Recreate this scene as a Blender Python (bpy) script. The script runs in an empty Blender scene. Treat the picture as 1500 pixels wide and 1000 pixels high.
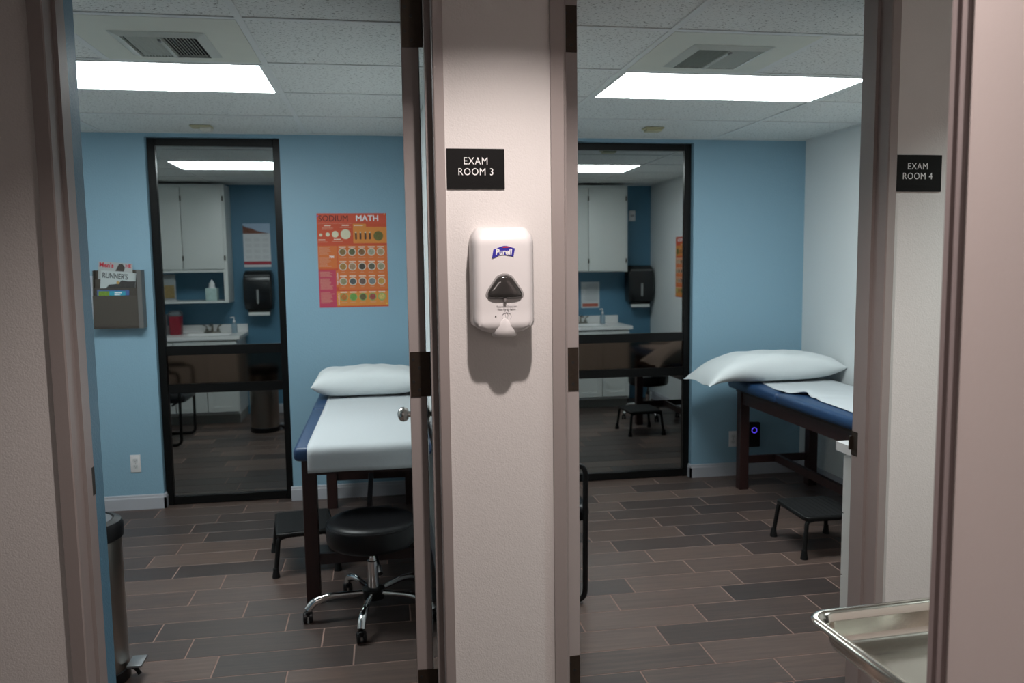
import bpy, bmesh, math, random
from mathutils import Vector, Matrix
PI = math.pi
random.seed(7)
sc = bpy.context.scene
col = sc.collection

# ------------------------------------------------------------------ camera
cd = bpy.data.cameras.new('camera'); cam = bpy.data.objects.new('camera', cd); col.objects.link(cam)
YAW, PITCH, ROLL, FPX = 0.1645, -0.1013, -0.0125, 1211.5
fw = Vector((math.sin(YAW)*math.cos(PITCH), math.cos(YAW)*math.cos(PITCH), math.sin(PITCH)))
rt = Vector((math.cos(YAW), -math.sin(YAW), 0)); up = rt.cross(fw)
r2 = rt*math.cos(ROLL) + up*math.sin(ROLL); u2 = up*math.cos(ROLL) - rt*math.sin(ROLL)
m = Matrix((r2, u2, -fw)).transposed().to_4x4(); m.translation = Vector((0, 0, 1.557))
cam.matrix_world = m
cd.sensor_fit = 'HORIZONTAL'; cd.sensor_width = 36; cd.lens = FPX/1500*36
cd.shift_x = -0.008; cd.shift_y = 0.00467; cd.clip_start = 0.02
cd.dof.use_dof = True; cd.dof.focus_distance = 2.1; cd.dof.aperture_fstop = 6.3
sc.camera = cam
# ------------------------------------------------------------------ world, exposure
w = bpy.data.worlds.new('world'); sc.world = w; w.use_nodes = True
w.node_tree.nodes['Background'].inputs[0].default_value = (.9, .85, .82, 1)
w.node_tree.nodes['Background'].inputs[1].default_value = 0.05
sc.view_settings.view_transform = 'Standard'; sc.view_settings.look = 'None'
sc.view_settings.exposure = 0.0; sc.view_settings.gamma = 1
sc.view_settings.use_curve_mapping = False
ROOM_GLOW = 19      # ceiling troffers in the exam rooms
HALL_WATT = 24.0      # recessed downlight in the hall
NEAR_GLOW = 5.5      # added unseen panel behind the camera, brightens the near wall

# ------------------------------------------------------------------ materials
def nt(name):
    mm = bpy.data.materials.new(name); mm.use_nodes = True
    t = mm.node_tree; return mm, t, t.nodes['Principled BSDF']
MATS = {}
def mat(name, c, rough=.5, metal=0, bump=0, bscale=200, spec=.5, var=0, vscale=8, emit=0, coat=0, stretch=None, alpha=None, trans=0):
    if name in MATS: return MATS[name]
    mm, t, b = nt(name)
    b.inputs['Base Color'].default_value = (*c, 1); b.inputs['Roughness'].default_value = rough
    b.inputs['Metallic'].default_value = metal; b.inputs['Specular IOR Level'].default_value = spec
    if coat: b.inputs['Coat Weight'].default_value = coat; b.inputs['Coat Roughness'].default_value = .1
    if trans: b.inputs['Transmission Weight'].default_value = trans
    if emit:
        b.inputs['Emission Color'].default_value = (*c, 1); b.inputs['Emission Strength'].default_value = emit
    tc = t.nodes.new('ShaderNodeTexCoord'); src = tc.outputs['Object']
    if stretch:
        mp = t.nodes.new('ShaderNodeMapping'); mp.inputs['Scale'].default_value = stretch
        t.links.new(src, mp.inputs[0]); src = mp.outputs[0]
    if bump:
        n = t.nodes.new('ShaderNodeTexNoise'); n.inputs['Scale'].default_value = bscale; n.inputs['Detail'].default_value = 3
        t.links.new(src, n.inputs['Vector'])
        bp = t.nodes.new('ShaderNodeBump'); bp.inputs['Strength'].default_value = bump; bp.inputs['Distance'].default_value = .002
        t.links.new(n.outputs['Fac'], bp.inputs['Height']); t.links.new(bp.outputs[0], b.inputs['Normal'])
    if var:
        n = t.nodes.new('ShaderNodeTexNoise'); n.inputs['Scale'].default_value = vscale; n.inputs['Detail'].default_value = 4
        t.links.new(src, n.inputs['Vector'])
        mx = t.nodes.new('ShaderNodeMix'); mx.data_type = 'RGBA'
        mx.inputs[6].default_value = (*[k*(1-var) for k in c], 1); mx.inputs[7].default_value = (*[min(1, k*(1+var)) for k in c], 1)
        t.links.new(n.outputs['Fac'], mx.inputs[0]); t.links.new(mx.outputs[2], b.inputs['Base Color'])
    MATS[name] = mm; return mm
HALLW = mat('hall wall orange peel paint', (.66, .635, .62), .55, bump=.38, bscale=250)
WHITEW = mat('white room wall paint', (.72, .75, .75), .5, bump=.6, bscale=150)
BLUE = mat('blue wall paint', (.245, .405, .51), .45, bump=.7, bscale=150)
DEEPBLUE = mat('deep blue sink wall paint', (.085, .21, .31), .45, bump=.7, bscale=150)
FRAME = mat('taupe metal frame paint', (.30, .262, .252), .42, bump=.08, bscale=300)
DOORP = mat('taupe door paint', (.36, .32, .31), .45, bump=.08, bscale=300)
BASEB = mat('grey baseboard paint', (.42, .425, .46), .45)
BLACKF = mat('black anodised aluminium', (.004, .004, .004), .32, spec=.25)
BRONZE = mat('dark bronze hinge', (.045, .033, .024), .45, .6, var=.3, vscale=60)
STEEL = mat('brushed steel', (.62, .61, .58), .25, 1, bump=.05, bscale=400)
CHROME = mat('chrome', (.78, .78, .78), .1, 1)
BLKPL = mat('black plastic', (.006, .006, .007), .4, spec=.3)
BLKVIN = mat('black vinyl', (.006, .006, .007), .38, spec=.3, bump=.15, bscale=500)
BLKMET = mat('black powder coated steel', (.006, .006, .006), .45, spec=.3)
RUBBER = mat('black rubber', (.008, .0085, .009), .75, spec=.3, bump=.3, bscale=600)
NAVY = mat('navy vinyl', (.014, .045, .115), .42, bump=.2, bscale=500)
MAHOG = mat('mahogany stained wood', (.026, .009, .008), .45, var=.5, vscale=6, stretch=(8, 8, 1))
PAPER = mat('exam table paper', (.52, .555, .575), .75, bump=.3, bscale=60)
LINEN = mat('white pillow cover', (.66, .70, .71), .8, bump=.25, bscale=35)
WHITEP = mat('white plastic', (.72, .70, .70), .35)
WHITEC = mat('white cabinet paint', (.66, .68, .66), .4)
COUNTER = mat('white countertop', (.80, .80, .79), .25)
DARKT = mat('dark print', (.02, .02, .02), .6)
WHITET = mat('white print', (.8, .8, .8), .6)
GREYT = mat('grey print', (.35, .34, .36), .6)
TBAR = mat('ceiling grid paint', (.74, .76, .75), .5)
CREAM = mat('yellowed plastic', (.50, .47, .30), .5)
PANEL = mat('painted vent panel', (.70, .71, .63), .5, var=.05, vscale=6)

def floor_tile_mat():
    mm, t, b = nt('wood look porcelain tile'); L = t.links
    oi = t.nodes.new('ShaderNodeObjectInfo'); tc = t.nodes.new('ShaderNodeTexCoord')
    add = t.nodes.new('ShaderNodeVectorMath'); add.operation = 'ADD'
    mul = t.nodes.new('ShaderNodeVectorMath'); mul.operation = 'SCALE'; mul.inputs['Scale'].default_value = 37
    cx = t.nodes.new('ShaderNodeCombineXYZ')
    for i in range(3): L.new(oi.outputs['Random'], cx.inputs[i])
    L.new(cx.outputs[0], mul.inputs[0]); L.new(tc.outputs['Object'], add.inputs[0]); L.new(mul.outputs[0], add.inputs[1])
    mp = t.nodes.new('ShaderNodeMapping'); mp.inputs['Scale'].default_value = (1.6, 26, 1); L.new(add.outputs[0], mp.inputs[0])
    n1 = t.nodes.new('ShaderNodeTexNoise'); n1.inputs['Scale'].default_value = 2.2; n1.inputs['Detail'].default_value = 6; L.new(mp.outputs[0], n1.inputs['Vector'])
    n2 = t.nodes.new('ShaderNodeTexNoise'); n2.inputs['Scale'].default_value = 14; n2.inputs['Detail'].default_value = 4; L.new(mp.outputs[0], n2.inputs['Vector'])
    cr = t.nodes.new('ShaderNodeValToRGB'); e = cr.color_ramp.elements
    e[0].position = .1; e[0].color = (.034, .027, .026, 1); e[1].position = .9; e[1].color = (.150, .100, .080, 1)
    k = cr.color_ramp.elements.new(.5); k.color = (.070, .049, .042, 1)
    ma = t.nodes.new('ShaderNodeMath'); ma.operation = 'MULTIPLY_ADD'; ma.inputs[1].default_value = .55
    L.new(oi.outputs['Random'], ma.inputs[0])
    mb = t.nodes.new('ShaderNodeMath'); mb.operation = 'MULTIPLY'; mb.inputs[1].default_value = .55
    L.new(n1.outputs['Fac'], mb.inputs[0]); L.new(mb.outputs[0], ma.inputs[2])
    mc = t.nodes.new('ShaderNodeMath'); mc.operation = 'MULTIPLY_ADD'; mc.inputs[1].default_value = .22
    L.new(n2.outputs['Fac'], mc.inputs[0]); L.new(ma.outputs[0], mc.inputs[2])
    md = t.nodes.new('ShaderNodeMath'); md.operation = 'SUBTRACT'; md.inputs[1].default_value = .16; L.new(mc.outputs[0], md.inputs[0])
    L.new(md.outputs[0], cr.inputs[0]); L.new(cr.outputs[0], b.inputs['Base Color'])
    b.inputs['Roughness'].default_value = .42
    bp = t.nodes.new('ShaderNodeBump'); bp.inputs['Strength'].default_value = .15; bp.inputs['Distance'].default_value = .002
    L.new(n2.outputs['Fac'], bp.inputs['Height']); L.new(bp.outputs[0], b.inputs['Normal'])
    return mm
TILE = floor_tile_mat()
GROUT = mat('pinkish grout', (.31, .205, .172), .9)
def acoustic_mat():
    mm, t, b = nt('fissured acoustic tile'); L = t.links
    tc = t.nodes.new('ShaderNodeTexCoord'); mp = t.nodes.new('ShaderNodeMapping'); mp.inputs['Scale'].default_value = (60, 130, 60)
    mp.inputs['Rotation'].default_value = (0, 0, .4)
    L.new(tc.outputs['Object'], mp.inputs[0])
    n = t.nodes.new('ShaderNodeTexNoise'); n.inputs['Scale'].default_value = 1.3; n.inputs['Detail'].default_value = 5; n.inputs['Distortion'].default_value = .6
    L.new(mp.outputs[0], n.inputs['Vector'])
    cr = t.nodes.new('ShaderNodeValToRGB'); e = cr.color_ramp.elements
    e[0].position = .33; e[0].color = (.20, .20, .19, 1); e[1].position = .42; e[1].color = (.78, .80, .78, 1)
    L.new(n.outputs['Fac'], cr.inputs[0]); L.new(cr.outputs[0], b.inputs['Base Color']); b.inputs['Roughness'].default_value = .9
    bp = t.nodes.new('ShaderNodeBump'); bp.inputs['Strength'].default_value = .5; bp.inputs['Distance'].default_value = .003
    L.new(cr.outputs[0], bp.inputs['Height']); L.new(bp.outputs[0], b.inputs['Normal'])
    return mm
ACOU = acoustic_mat()
# night-time glazing with mirror film: reflects the room
GLASS = mat('mirror film glass against the dark', (.42, .44, .44), .02, 1)
GLASSB = mat('bronze tinted dark glass', (.10, .07, .055), .06, 1)

# ------------------------------------------------------------------ mesh helpers
def box(bm, x0, x1, y0, y1, z0, z1, bev=0, seg=1, mi=0, rot=None):
    vs = [bm.verts.new((x, y, z)) for z in (z0, z1) for y in (y0, y1) for x in (x0, x1)]
    fs = [bm.faces.new([vs[i] for i in q]) for q in ((0, 2, 3, 1), (4, 5, 7, 6), (0, 1, 5, 4), (2, 6, 7, 3), (1, 3, 7, 5), (0, 4, 6, 2))]
    for f in fs: f.material_index = mi
    if bev:
        es = list({e for f in fs for e in f.edges})
        bmesh.ops.bevel(bm, geom=es, offset=bev, segments=seg, affect='EDGES', profile=.5)
    return vs
def prism(bm, pts, a0, a1, axis='Z'):
    """extrude polygon; pts are (u,v); axis Z: (x,y), Y: (x,z), X: (y,z)"""
    def P(u, v, a): return {'Z': (u, v, a), 'Y': (u, a, v), 'X': (a, u, v)}[axis]
    lo = [bm.verts.new(P(u, v, a0)) for u, v in pts]; hi = [bm.verts.new(P(u, v, a1)) for u, v in pts]
    n = len(pts); bm.faces.new(lo[::-1]); bm.faces.new(hi)
    for i in range(n): bm.faces.new((lo[i], lo[(i+1) % n], hi[(i+1) % n], hi[i]))
def rrect(x0, x1, y0, y1, r, n=5):
    out = []
    for cx, cy, a in ((x1-r, y1-r, 0), (x0+r, y1-r, PI/2), (x0+r, y0+r, PI), (x1-r, y0+r, 1.5*PI)):
        for i in range(n+1): out.append((cx+r*math.cos(a+i*PI/2/n), cy+r*math.sin(a+i*PI/2/n)))
    return out
def circ(cx, cy, r, n=20): return [(cx+r*math.cos(2*PI*i/n), cy+r*math.sin(2*PI*i/n)) for i in range(n)]
def lathe(bm, prof, c=(0, 0, 0), n=32, axis='Z'):
    rings = []
    for r, h in prof:
        ring = []
        for i in range(n):
            a = 2*PI*i/n; x, y = r*math.cos(a), r*math.sin(a)
            p = {'Z': (x, y, h), 'Y': (x, h, y), 'X': (h, x, y)}[axis]
            ring.append(bm.verts.new((p[0]+c[0], p[1]+c[1], p[2]+c[2])))
        rings.append(ring)
    for A, B in zip(rings, rings[1:]):
        for i in range(n): bm.faces.new((A[i], A[(i+1) % n], B[(i+1) % n], B[i]))
    bm.faces.new(rings[0][::-1]); bm.faces.new(rings[-1])
def tube(bm, pts, r, n=10, closed=False, radii=None, flat=None):
    pts = [Vector(p) for p in pts]; N = len(pts); rings = []; prev = None
    for i, p in enumerate(pts):
        a = pts[(i-1) % N] if closed or i > 0 else p; b = pts[(i+1) % N] if closed or i < N-1 else p
        t = (b-a).normalized()
        if prev is None:
            ref = Vector((0, 0, 1)) if abs(t.z) < .9 else Vector((1, 0, 0)); u = t.cross(ref).normalized()
        else: u = (prev - t*prev.dot(t)).normalized()
        prev = u; v = t.cross(u); rr = radii[i] if radii else r
        rings.append([bm.verts.new(p + u*rr*math.cos(2*PI*k/n) + v*rr*(flat or 1)*math.sin(2*PI*k/n)) for k in range(n)])
    for i in range(N if closed else N-1):
        A, B = rings[i], rings[(i+1) % N]
        for k in range(n): bm.faces.new((A[k], A[(k+1) % n], B[(k+1) % n], B[k]))
    if not closed: bm.faces.new(rings[0][::-1]); bm.faces.new(rings[-1])
def fillet(pts, r, n=5, closed=False):
    pts = [Vector(p) for p in pts]; out = []; N = len(pts)
    for i, p in enumerate(pts):
        if not closed and i in (0, N-1): out.append(p); continue
        a = (pts[(i-1) % N]-p); b = (pts[(i+1) % N]-p); d = min(r, a.length*.49, b.length*.49)
        A = p+a.normalized()*d; B = p+b.normalized()*d
        for k in range(n+1):
            t = k/n; out.append(A*(1-t)**2 + p*2*t*(1-t) + B*t*t)
    return out
def grid(bm, fn, nu, nv):
    g = [[bm.verts.new(fn(i/nu, j/nv)) for j in range(nv+1)] for i in range(nu+1)]
    for i in range(nu):
        for j in range(nv): bm.faces.new((g[i][j], g[i+1][j], g[i+1][j+1], g[i][j+1]))
    return g
def loft(bm, rings):
    R = [[bm.verts.new(p) for p in ring] for ring in rings]; n = len(R[0])
    for A, B in zip(R, R[1:]):
        for i in range(n): bm.faces.new((A[i], A[(i+1) % n], B[(i+1) % n], B[i]))
    bm.faces.new(R[0][::-1]); bm.faces.new(R[-1])
def obj(name, bm, mt, parent=None, smooth=False, loc=None, sub=0):
    bmesh.ops.recalc_face_normals(bm, faces=bm.faces)
    me = bpy.data.meshes.new(name); bm.to_mesh(me); bm.free()
    for q in (mt if isinstance(mt, (list, tuple)) else [mt]): me.materials.append(q)
    if smooth:
        for p in me.polygons: p.use_smooth = True
        try: me.set_sharp_from_angle(angle=math.radians(smooth if smooth is not True else 40))
        except Exception: pass
    o = bpy.data.objects.new(name, me); col.objects.link(o)
    if loc: o.location = loc
    if parent: o.parent = parent
    if sub:
        md = o.modifiers.new('sub', 'SUBSURF'); md.levels = sub; md.render_levels = sub
    return o
def B(): return bmesh.new()
def bx(name, mt, parent, *a, bev=0, seg=2, smooth=False, **k):
    b = B(); box(b, *a, bev=bev, seg=seg); return obj(name, b, mt, parent, smooth=smooth or bool(bev), **k)
def tag(o, label=None, cat=None, group=None, kind=None):
    if label: o['label'] = label
    if cat: o['category'] = cat
    if group: o['group'] = group
    if kind: o['kind'] = kind
    return o
def thing(name, label=None, cat=None, loc=(0, 0, 0), rz=0, group=None, kind=None):
    o = bpy.data.objects.new(name, None); col.objects.link(o); o.empty_display_size = .05
    o.location = loc; o.rotation_euler = (0, 0, rz); return tag(o, label, cat, group, kind)
def part_label(o, s): o['label'] = s; return o
def text(name, s, size, loc, mt, parent, align='CENTER', bold=0, rot=(PI/2, 0, 0), ext=.0002, sx=1, shear=0, space=1, label=None):
    """lettering as a thin mesh; default faces -y (x right, z up)"""
    cu = bpy.data.curves.new(name, 'FONT'); cu.body = s; cu.size = size; cu.align_x = align; cu.extrude = ext; cu.offset = bold
    cu.shear = shear; cu.space_character = space; cu.resolution_u = 3
    t = bpy.data.objects.new(name, cu); col.objects.link(t)
    dg = bpy.context.evaluated_depsgraph_get(); me = bpy.data.meshes.new_from_object(t.evaluated_get(dg))
    bpy.data.objects.remove(t)
    me.materials.clear(); me.materials.append(mt)
    o = bpy.data.objects.new(name, me); col.objects.link(o); o.location = loc; o.rotation_euler = rot; o.scale = (sx, 1, 1)
    if parent: o.parent = parent
    if label: o['label'] = label
    return o
def copy_tree(o, parent=None):
    c = o.copy(); col.objects.link(c); c.parent = parent
    for ch in list(o.children): copy_tree(ch, c)
    return c

# ================================================================== STRUCTURE
HY, IY, BY = 2.062, 2.25, 5.55           # hall face, room face of the front wall, back wall face
ZC = 2.387
XL3, XR3, XL4, XR4 = -2.45, .24, .34, 2.989
# ---- floor with single tiles
b = B(); box(b, -3.2, 3.6, 2.0, 5.75, -.12, -.0012); fl = tag(obj('floor', b, GROUT), kind='structure')
def tiles(xa, xb, L1, p, tl, joints, ytop, ybot):
    k = 0
    while True:
        y1 = L1-(k-1)*p; y0 = y1-p; y1 = min(y1, ytop)
        if y1 <= ybot: break
        y0 = max(y0, ybot); j = joints.get(k)
        if j is None: j = xa + random.random()*tl
        x = j - math.ceil((j-xa)/tl)*tl
        while x < xb:
            a, c = max(x, xa), min(x+tl, xb)
            if c-a > .012 and y1-y0 > .012:
                g = .0030; hx, hy = (c-a)/2-g, (y1-y0)/2-g
                key = (round(hx, 4), round(hy, 4))
                if key not in TM:
                    t = B(); box(t, -hx, hx, -hy, hy, -.008, .0002, bev=.0006, seg=1); bmesh.ops.recalc_face_normals(t, faces=t.faces)
                    me = bpy.data.meshes.new('floor_tile'); t.to_mesh(me); t.free(); me.materials.append(TILE); TM[key] = me
                o = bpy.data.objects.new('floor_tile', TM[key]); col.objects.link(o); o.location = ((a+c)/2, (y0+y1)/2, 0); o.parent = fl
            x += tl
        k += 1
TM = {}
tiles(XL3, XR3, 5.507, .1808, .5335, {0: -1.256, 1: -.909, 2: -1.041, 3: -1.155, 4: -1.045, 5: -1.146, 6: -1.251, 7: -1.08, 8: -.818, 9: -.926, 10: -.655, 11: -.984, 12: -.82, 13: -.686, 14: -.40}, 5.60, 2.06)
tiles(XL4, XR4, 5.434, .1808, .5435, {0: 1.877, 1: 1.659, 2: 1.893, 3: 2.018, 4: 1.897, 5: 1.585, 6: 1.658, 7: 1.757, 8: 1.357, 9: 1.507, 10: 1.139, 11: 1.014, 12: 1.35, 13: 1.111, 14: 1.238, 15: .93}, 5.60, 2.06)
b = B(); box(b, -3.2, 3.6, -2.4, 2.0, -.12, 0); tag(obj('floor_hall', b, mat('hall floor plank', (.12, .10, .09), .45, var=.3, vscale=5, stretch=(1, 9, 1))), kind='structure')

# ---- ceilings with single acoustic tiles and tee bars
def ceiling(name, xa, xb, xs, ys, holes):
    b = B(); box(b, xa-.06, xb+.06, IY-.1, BY+.1, ZC+.012, ZC+.05); ce = tag(obj(name, b, mat('ceiling void', (.2, .2, .2), .9)), kind='structure')
    xe = [xa]+[x for x in xs if xa < x < xb]+[xb]; ye = [IY]+[y for y in ys if IY < y < BY]+[BY]
    for i in range(len(xe)-1):
        for j in range(len(ye)-1):
            cx, cy = (xe[i]+xe[i+1])/2, (ye[j]+ye[j+1])/2
            pieces = [(xe[i], xe[i+1])]
            for (hx0, hx1, hy0, hy1) in holes:
                if hy0 < cy < hy1:
                    q = []
                    for (p0, p1) in pieces:
                        if hx1 <= p0+.02 or hx0 >= p1-.02: q.append((p0, p1))
                        else:
                            if hx0 > p0+.05: q.append((p0, hx0))
                            if hx1 < p1-.05: q.append((hx1, p1))
                    pieces = q
            for (p0, p1) in pieces:
                t = B(); hx, hy = (p1-p0)/2-.002, (ye[j+1]-ye[j])/2-.002
                box(t, -hx, hx, -hy, hy, .0, .009)
                obj('ceiling_tile', t, ACOU, ce, loc=((p0+p1)/2, cy, ZC+.002))
    for x in xe[1:-1]: bx('tee_bar', TBAR, ce, x-.012, x+.012, IY, BY, ZC-.003, ZC+.0015)
    for y in ye[1:-1]:
        for i in range(len(xe)-1): bx('tee_bar', TBAR, ce, xe[i]+.012, xe[i+1]-.012, y-.012, y+.012, ZC-.0025, ZC+.0012)
    for (hx0, hx1, hy0, hy1) in holes:
        if all(abs(hx1-x) > .03 for x in xe): bx('tee_bar', TBAR, ce, hx1-.012, hx1+.012, hy0+.012, hy1-.012, ZC-.0028, ZC+.0012)
        if all(abs(hx0-x) > .03 for x in xe): bx('tee_bar', TBAR, ce, hx0-.012, hx0+.012, hy0+.012, hy1-.012, ZC-.0028, ZC+.0012)
    for (a, c, d, e) in ((xa, xb, IY, IY+.02), (xa, xb, BY-.02, BY), (xa, xa+.02, IY+.02, BY-.02), (xb-.02, xb, IY+.02, BY-.02)):
        bx('wall_angle', TBAR, ce, a, c, d, e, ZC-.003, ZC+.001)
    return ce
ROW3 = [2.385, 3.0, 3.64, 4.25, 4.90]; ROW4 = [2.35, 2.96, 3.595, 4.20, 4.82]
ceiling('ceiling', XL3, XR3, [-1.669, -.45], ROW3, [(-1.669, -.45, 3.64, 4.25), (-1.06, -.45, 3.0, 3.64)])
ceiling('ceiling_second', XL4, XR4, [1.066, 2.285], ROW4, [(1.066, 2.285, 3.595, 4.20), (1.066, 1.676, 2.96, 3.595)])
# ---- walls
def wall(name, boxes, mats, pick=None):
    b = B()
    for bb in boxes: box(b, *bb)
    bmesh.ops.recalc_face_normals(b, faces=b.faces); b.normal_update()
    if pick:
        for f in b.faces: f.material_index = pick(f.normal, f.calc_center_median())
    return tag(obj(name, b, mats), kind='structure')
H = 2.47
DZ = 2.34                                   # door head height
wall('wall_front', [(-3.2, -.76, HY, IY, 0, H), (-.76, -.727, 2.187, IY, 0, H), (-.76, .161, HY, IY, DZ+.03, H), (.161, .425, HY, IY, 0, H),
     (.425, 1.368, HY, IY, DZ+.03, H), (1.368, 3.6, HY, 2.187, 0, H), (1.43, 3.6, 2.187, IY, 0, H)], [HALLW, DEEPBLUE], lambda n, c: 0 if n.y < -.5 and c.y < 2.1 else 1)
W3, W4 = (-1.43, -.618), (1.25, 2.157)
wall('wall_back', [(-2.6, W3[0], BY, 5.72, 0, H), (W3[1], W4[0], BY, 5.72, 0, H), (W4[1], 3.15, BY, 5.72, 0, H),
     (*W3, BY, 5.72, 2.362, H), (*W4, BY, 5.72, 2.362, H)], [BLUE])
wall('wall_left', [(-2.6, XL3, IY, BY, 0, H)], [WHITEW])
wall('wall_partition', [(XR3, XL4, IY, BY, 0, H)], [WHITEW])
wall('wall_right', [(XR4, 3.15, IY, BY, 0, H)], [WHITEW])
# near doorway the photo is taken through
wall('wall_near', [(.6140, 2.6, .60, .800, 0, H)], [mat('near room wall paint', (.66, .56, .535), .6, bump=.06, bscale=120)])
wall('ceiling_hall', [(-3.2, 3.6, -2.4, HY, H, H+.05)], [mat('hall ceiling paint', (.6, .58, .56), .8, bump=.5, bscale=120)])
wall('wall_behind', [(-2.2, 2.6, -2.4, -2.3, 0, H)], [HALLW])
# ---- baseboards
def bboard(name, segs):
    t = tag(bpy.data.objects.new(name, None), kind='structure'); col.objects.link(t)
    for (x0, y0, x1, y1, nx, ny) in segs:      # from-to along wall, normal into the room
        b = B(); prof = ((0, 0), (.013, 0), (.013, .072), (.009, .080), (.008, .090), (.003, .095), (0, .095))
        A = [b.verts.new((x0+nx*d, y0+ny*d, z)) for d, z in prof]; C = [b.verts.new((x1+nx*d, y1+ny*d, z)) for d, z in prof]
        n = len(prof); b.faces.new(A); b.faces.new(C[::-1])
        for i in range(n): b.faces.new((A[i], A[(i+1) % n], C[(i+1) % n], C[i]))
        obj('base_moulding', b, BASEB, t)
bboard('baseboard_back', [(XL3, BY, W3[0]+.013, BY, 0, -1), (W3[0], BY-.013, W3[0], 5.60, 1, 0), (W3[1]-.013, BY, XR3, BY, 0, -1), (XL4, BY, W4[0]+.013, BY, 0, -1),
     (W4[1]-.013, BY, XR4, BY, 0, -1), (W4[1], BY-.013, W4[1], 5.60, -1, 0)])
bboard('baseboard_right', [(XR4, IY, XR4, BY-.013, -1, 0)])
bboard('baseboard_left', [(XL3, 2.83, XL3, BY-.013, 1, 0)])
bboard('baseboard_partition', [(XR3, IY, XR3, BY-.013, -1, 0), (XL4, IY, XL4, BY-.013, 1, 0)])
bboard('baseboard_front', [(-1.40, IY, -.727, IY, 0, 1)])
# ---- door frames
def prof_ext(name, pts, z0, z1, mt, parent):
    b = B(); prism(b, pts, z0, z1); return obj(name, b, mt, parent)
def door_frame(name, xl, xl_in, xr_in, xr, sl, sr):
    t = tag(bpy.data.objects.new(name, None), kind='structure'); col.objects.link(t)
    e = 2.187
    prof_ext('frame_jamb', [(xl, 2.052), (xl_in-.003, 2.052), (xl_in, 2.055), (xl_in, 2.107), (xl_in+sl, 2.107), (xl_in+sl, 2.143), (xl_in, 2.143), (xl_in, e), (xl, e)], 0, DZ, FRAME, t)
    prof_ext('frame_jamb', [(xr, 2.052), (xr, e), (xr_in, e), (xr_in, 2.143), (xr_in-sr, 2.143), (xr_in-sr, 2.107), (xr_in, 2.107), (xr_in, 2.055), (xr_in+.003, 2.052)], 0, DZ, FRAME, t)
    b = B(); box(b, xl, xr, 2.052, e, DZ, DZ+.03); box(b, xl_in, xr_in, 2.107, 2.143, DZ-.016, DZ); obj('frame_head', b, FRAME, t)
    return t
tr1 = door_frame('trim_1', -.76, -.727, .135, .161, .009, .016)
tr2 = door_frame('trim_2', .425, .46, 1.343, 1.368, .016, .009)
bx('strike_plate', BRONZE, tr1, -.7275, -.7255, 2.150, 2.186, .99, 1.06)
bx('strike_plate', BRONZE, tr2, 1.3415, 1.3435, 2.150, 2.188, .985, 1.055)
bx('strike_lip', BRONZE, tr2, 1.334, 1.3435, 2.184, 2.190, 1.0, 1.04)
tn = tag(bpy.data.objects.new('trim_3', None), kind='structure'); col.objects.link(tn)
prof_ext('frame_jamb', [(0.6135, .8005), (.70, .8005), (.70, .828), (0.6120, .828), (0.6095, .8255), (0.6100, .818), (0.6125, .815), (0.6125, .811), (0.6105, .808), (0.6105, .803)], 0, H, mat('near frame paint', (.33, .26, .255), .45), tn)
# ---- doors (open, seen along their hinge edge)
def door(name, x0, x1, rz, hand):
    t = tag(bpy.data.objects.new(name, None), kind='structure'); col.objects.link(t)
    t.location = ((x0+x1)/2, 2.212, 0); t.rotation_euler = (0, 0, rz); h = (x1-x0)/2
    bx('door_slab', DOORP, t, -h, h, 0, .83, .012, DZ-.006, bev=.0015, seg=1)
    for z in (.375, 1.262, 2.17):
        hg = B(); s = hand
        box(hg, -h+.003 if s > 0 else -h-.014, h+.014 if s > 0 else h-.002, -.003, .0, z-.06, z+.06)
        lx = (h+.016)*s
        hi = obj('hinge', hg, BRONZE, t)
        for i in range(5):
            k = B(); lathe(k, [(.0065, z-.06+i*.024+.0006), (.0065, z-.06+(i+1)*.024-.0006)], (lx, -.004, 0), 12); obj('hinge_knuckle', k, BRONZE, hi)
        for (dx, dz) in ((-.5, .04), (.2, .018), (-.5, -.02), (.2, -.042)):
            k = B(); lathe(k, [(.0042, -.0042), (.0042, -.0030)], (dx*h, 0, z+dz), 10, 'Y'); obj('screw', k, mat('black screw head', (.01, .01, .01), .5), hi)
    for s in (-1, 1):
        k = B(); x = h*s
        lathe(k, [(.030, x), (.030, x+.004*s), (.024, x+.008*s), (.011, x+.010*s), (.011, x+.026*s), (.018, x+.024*s), (.0245, x+.031*s), (.0265, x+.041*s), (.0245, x+.051*s), (.018, x+.058*s), (.008, x+.062*s)], (0, .74, 1.02), 24, 'X')
        obj('door_knob', k, STEEL, t, smooth=True)
    return t
door('door_1', .066, .1105, math.radians(-3.0), 1)
door('door_2', .487, .5315, math.radians(3.0), -1)
# ---- windows: black storefront units whose dark panes mirror the rooms
def window(name, x0, x1):
    t = tag(bpy.data.objects.new(name, None), kind='structure'); col.objects.link(t)
    f0, f1, g = 5.595, 5.645, 5.615
    s = .048
    bx('stile', BLACKF, t, x0+.001, x0+s, f0, f1, 0, 2.361, bev=.002, seg=1); bx('stile', BLACKF, t, x1-s, x1-.001, f0, f1, 0, 2.361, bev=.002, seg=1)
    for z0, z1 in ((.002, .055), (.738, .797), (.985, 1.046), (2.313, 2.361)):
        bx('rail', BLACKF, t, x0+s, x1-s, f0+.003, f1, z0, z1, bev=.002, seg=1)
    bx('pane', GLASS, t, x0+s, x1-s, g, g+.006, .055, .738)
    bx('pane', GLASSB, t, x0+s, x1-s, g, g+.006, .797, .985)
    bx('pane', GLASS, t, x0+s, x1-s, g, g+.006, 1.046, 2.313)
    bx('back_panel', BLACKF, t, x0+.001, x1-.001, 5.66, 5.70, 0, 2.361)
window('window_1', *W3); window('window_2', *W4)

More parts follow.
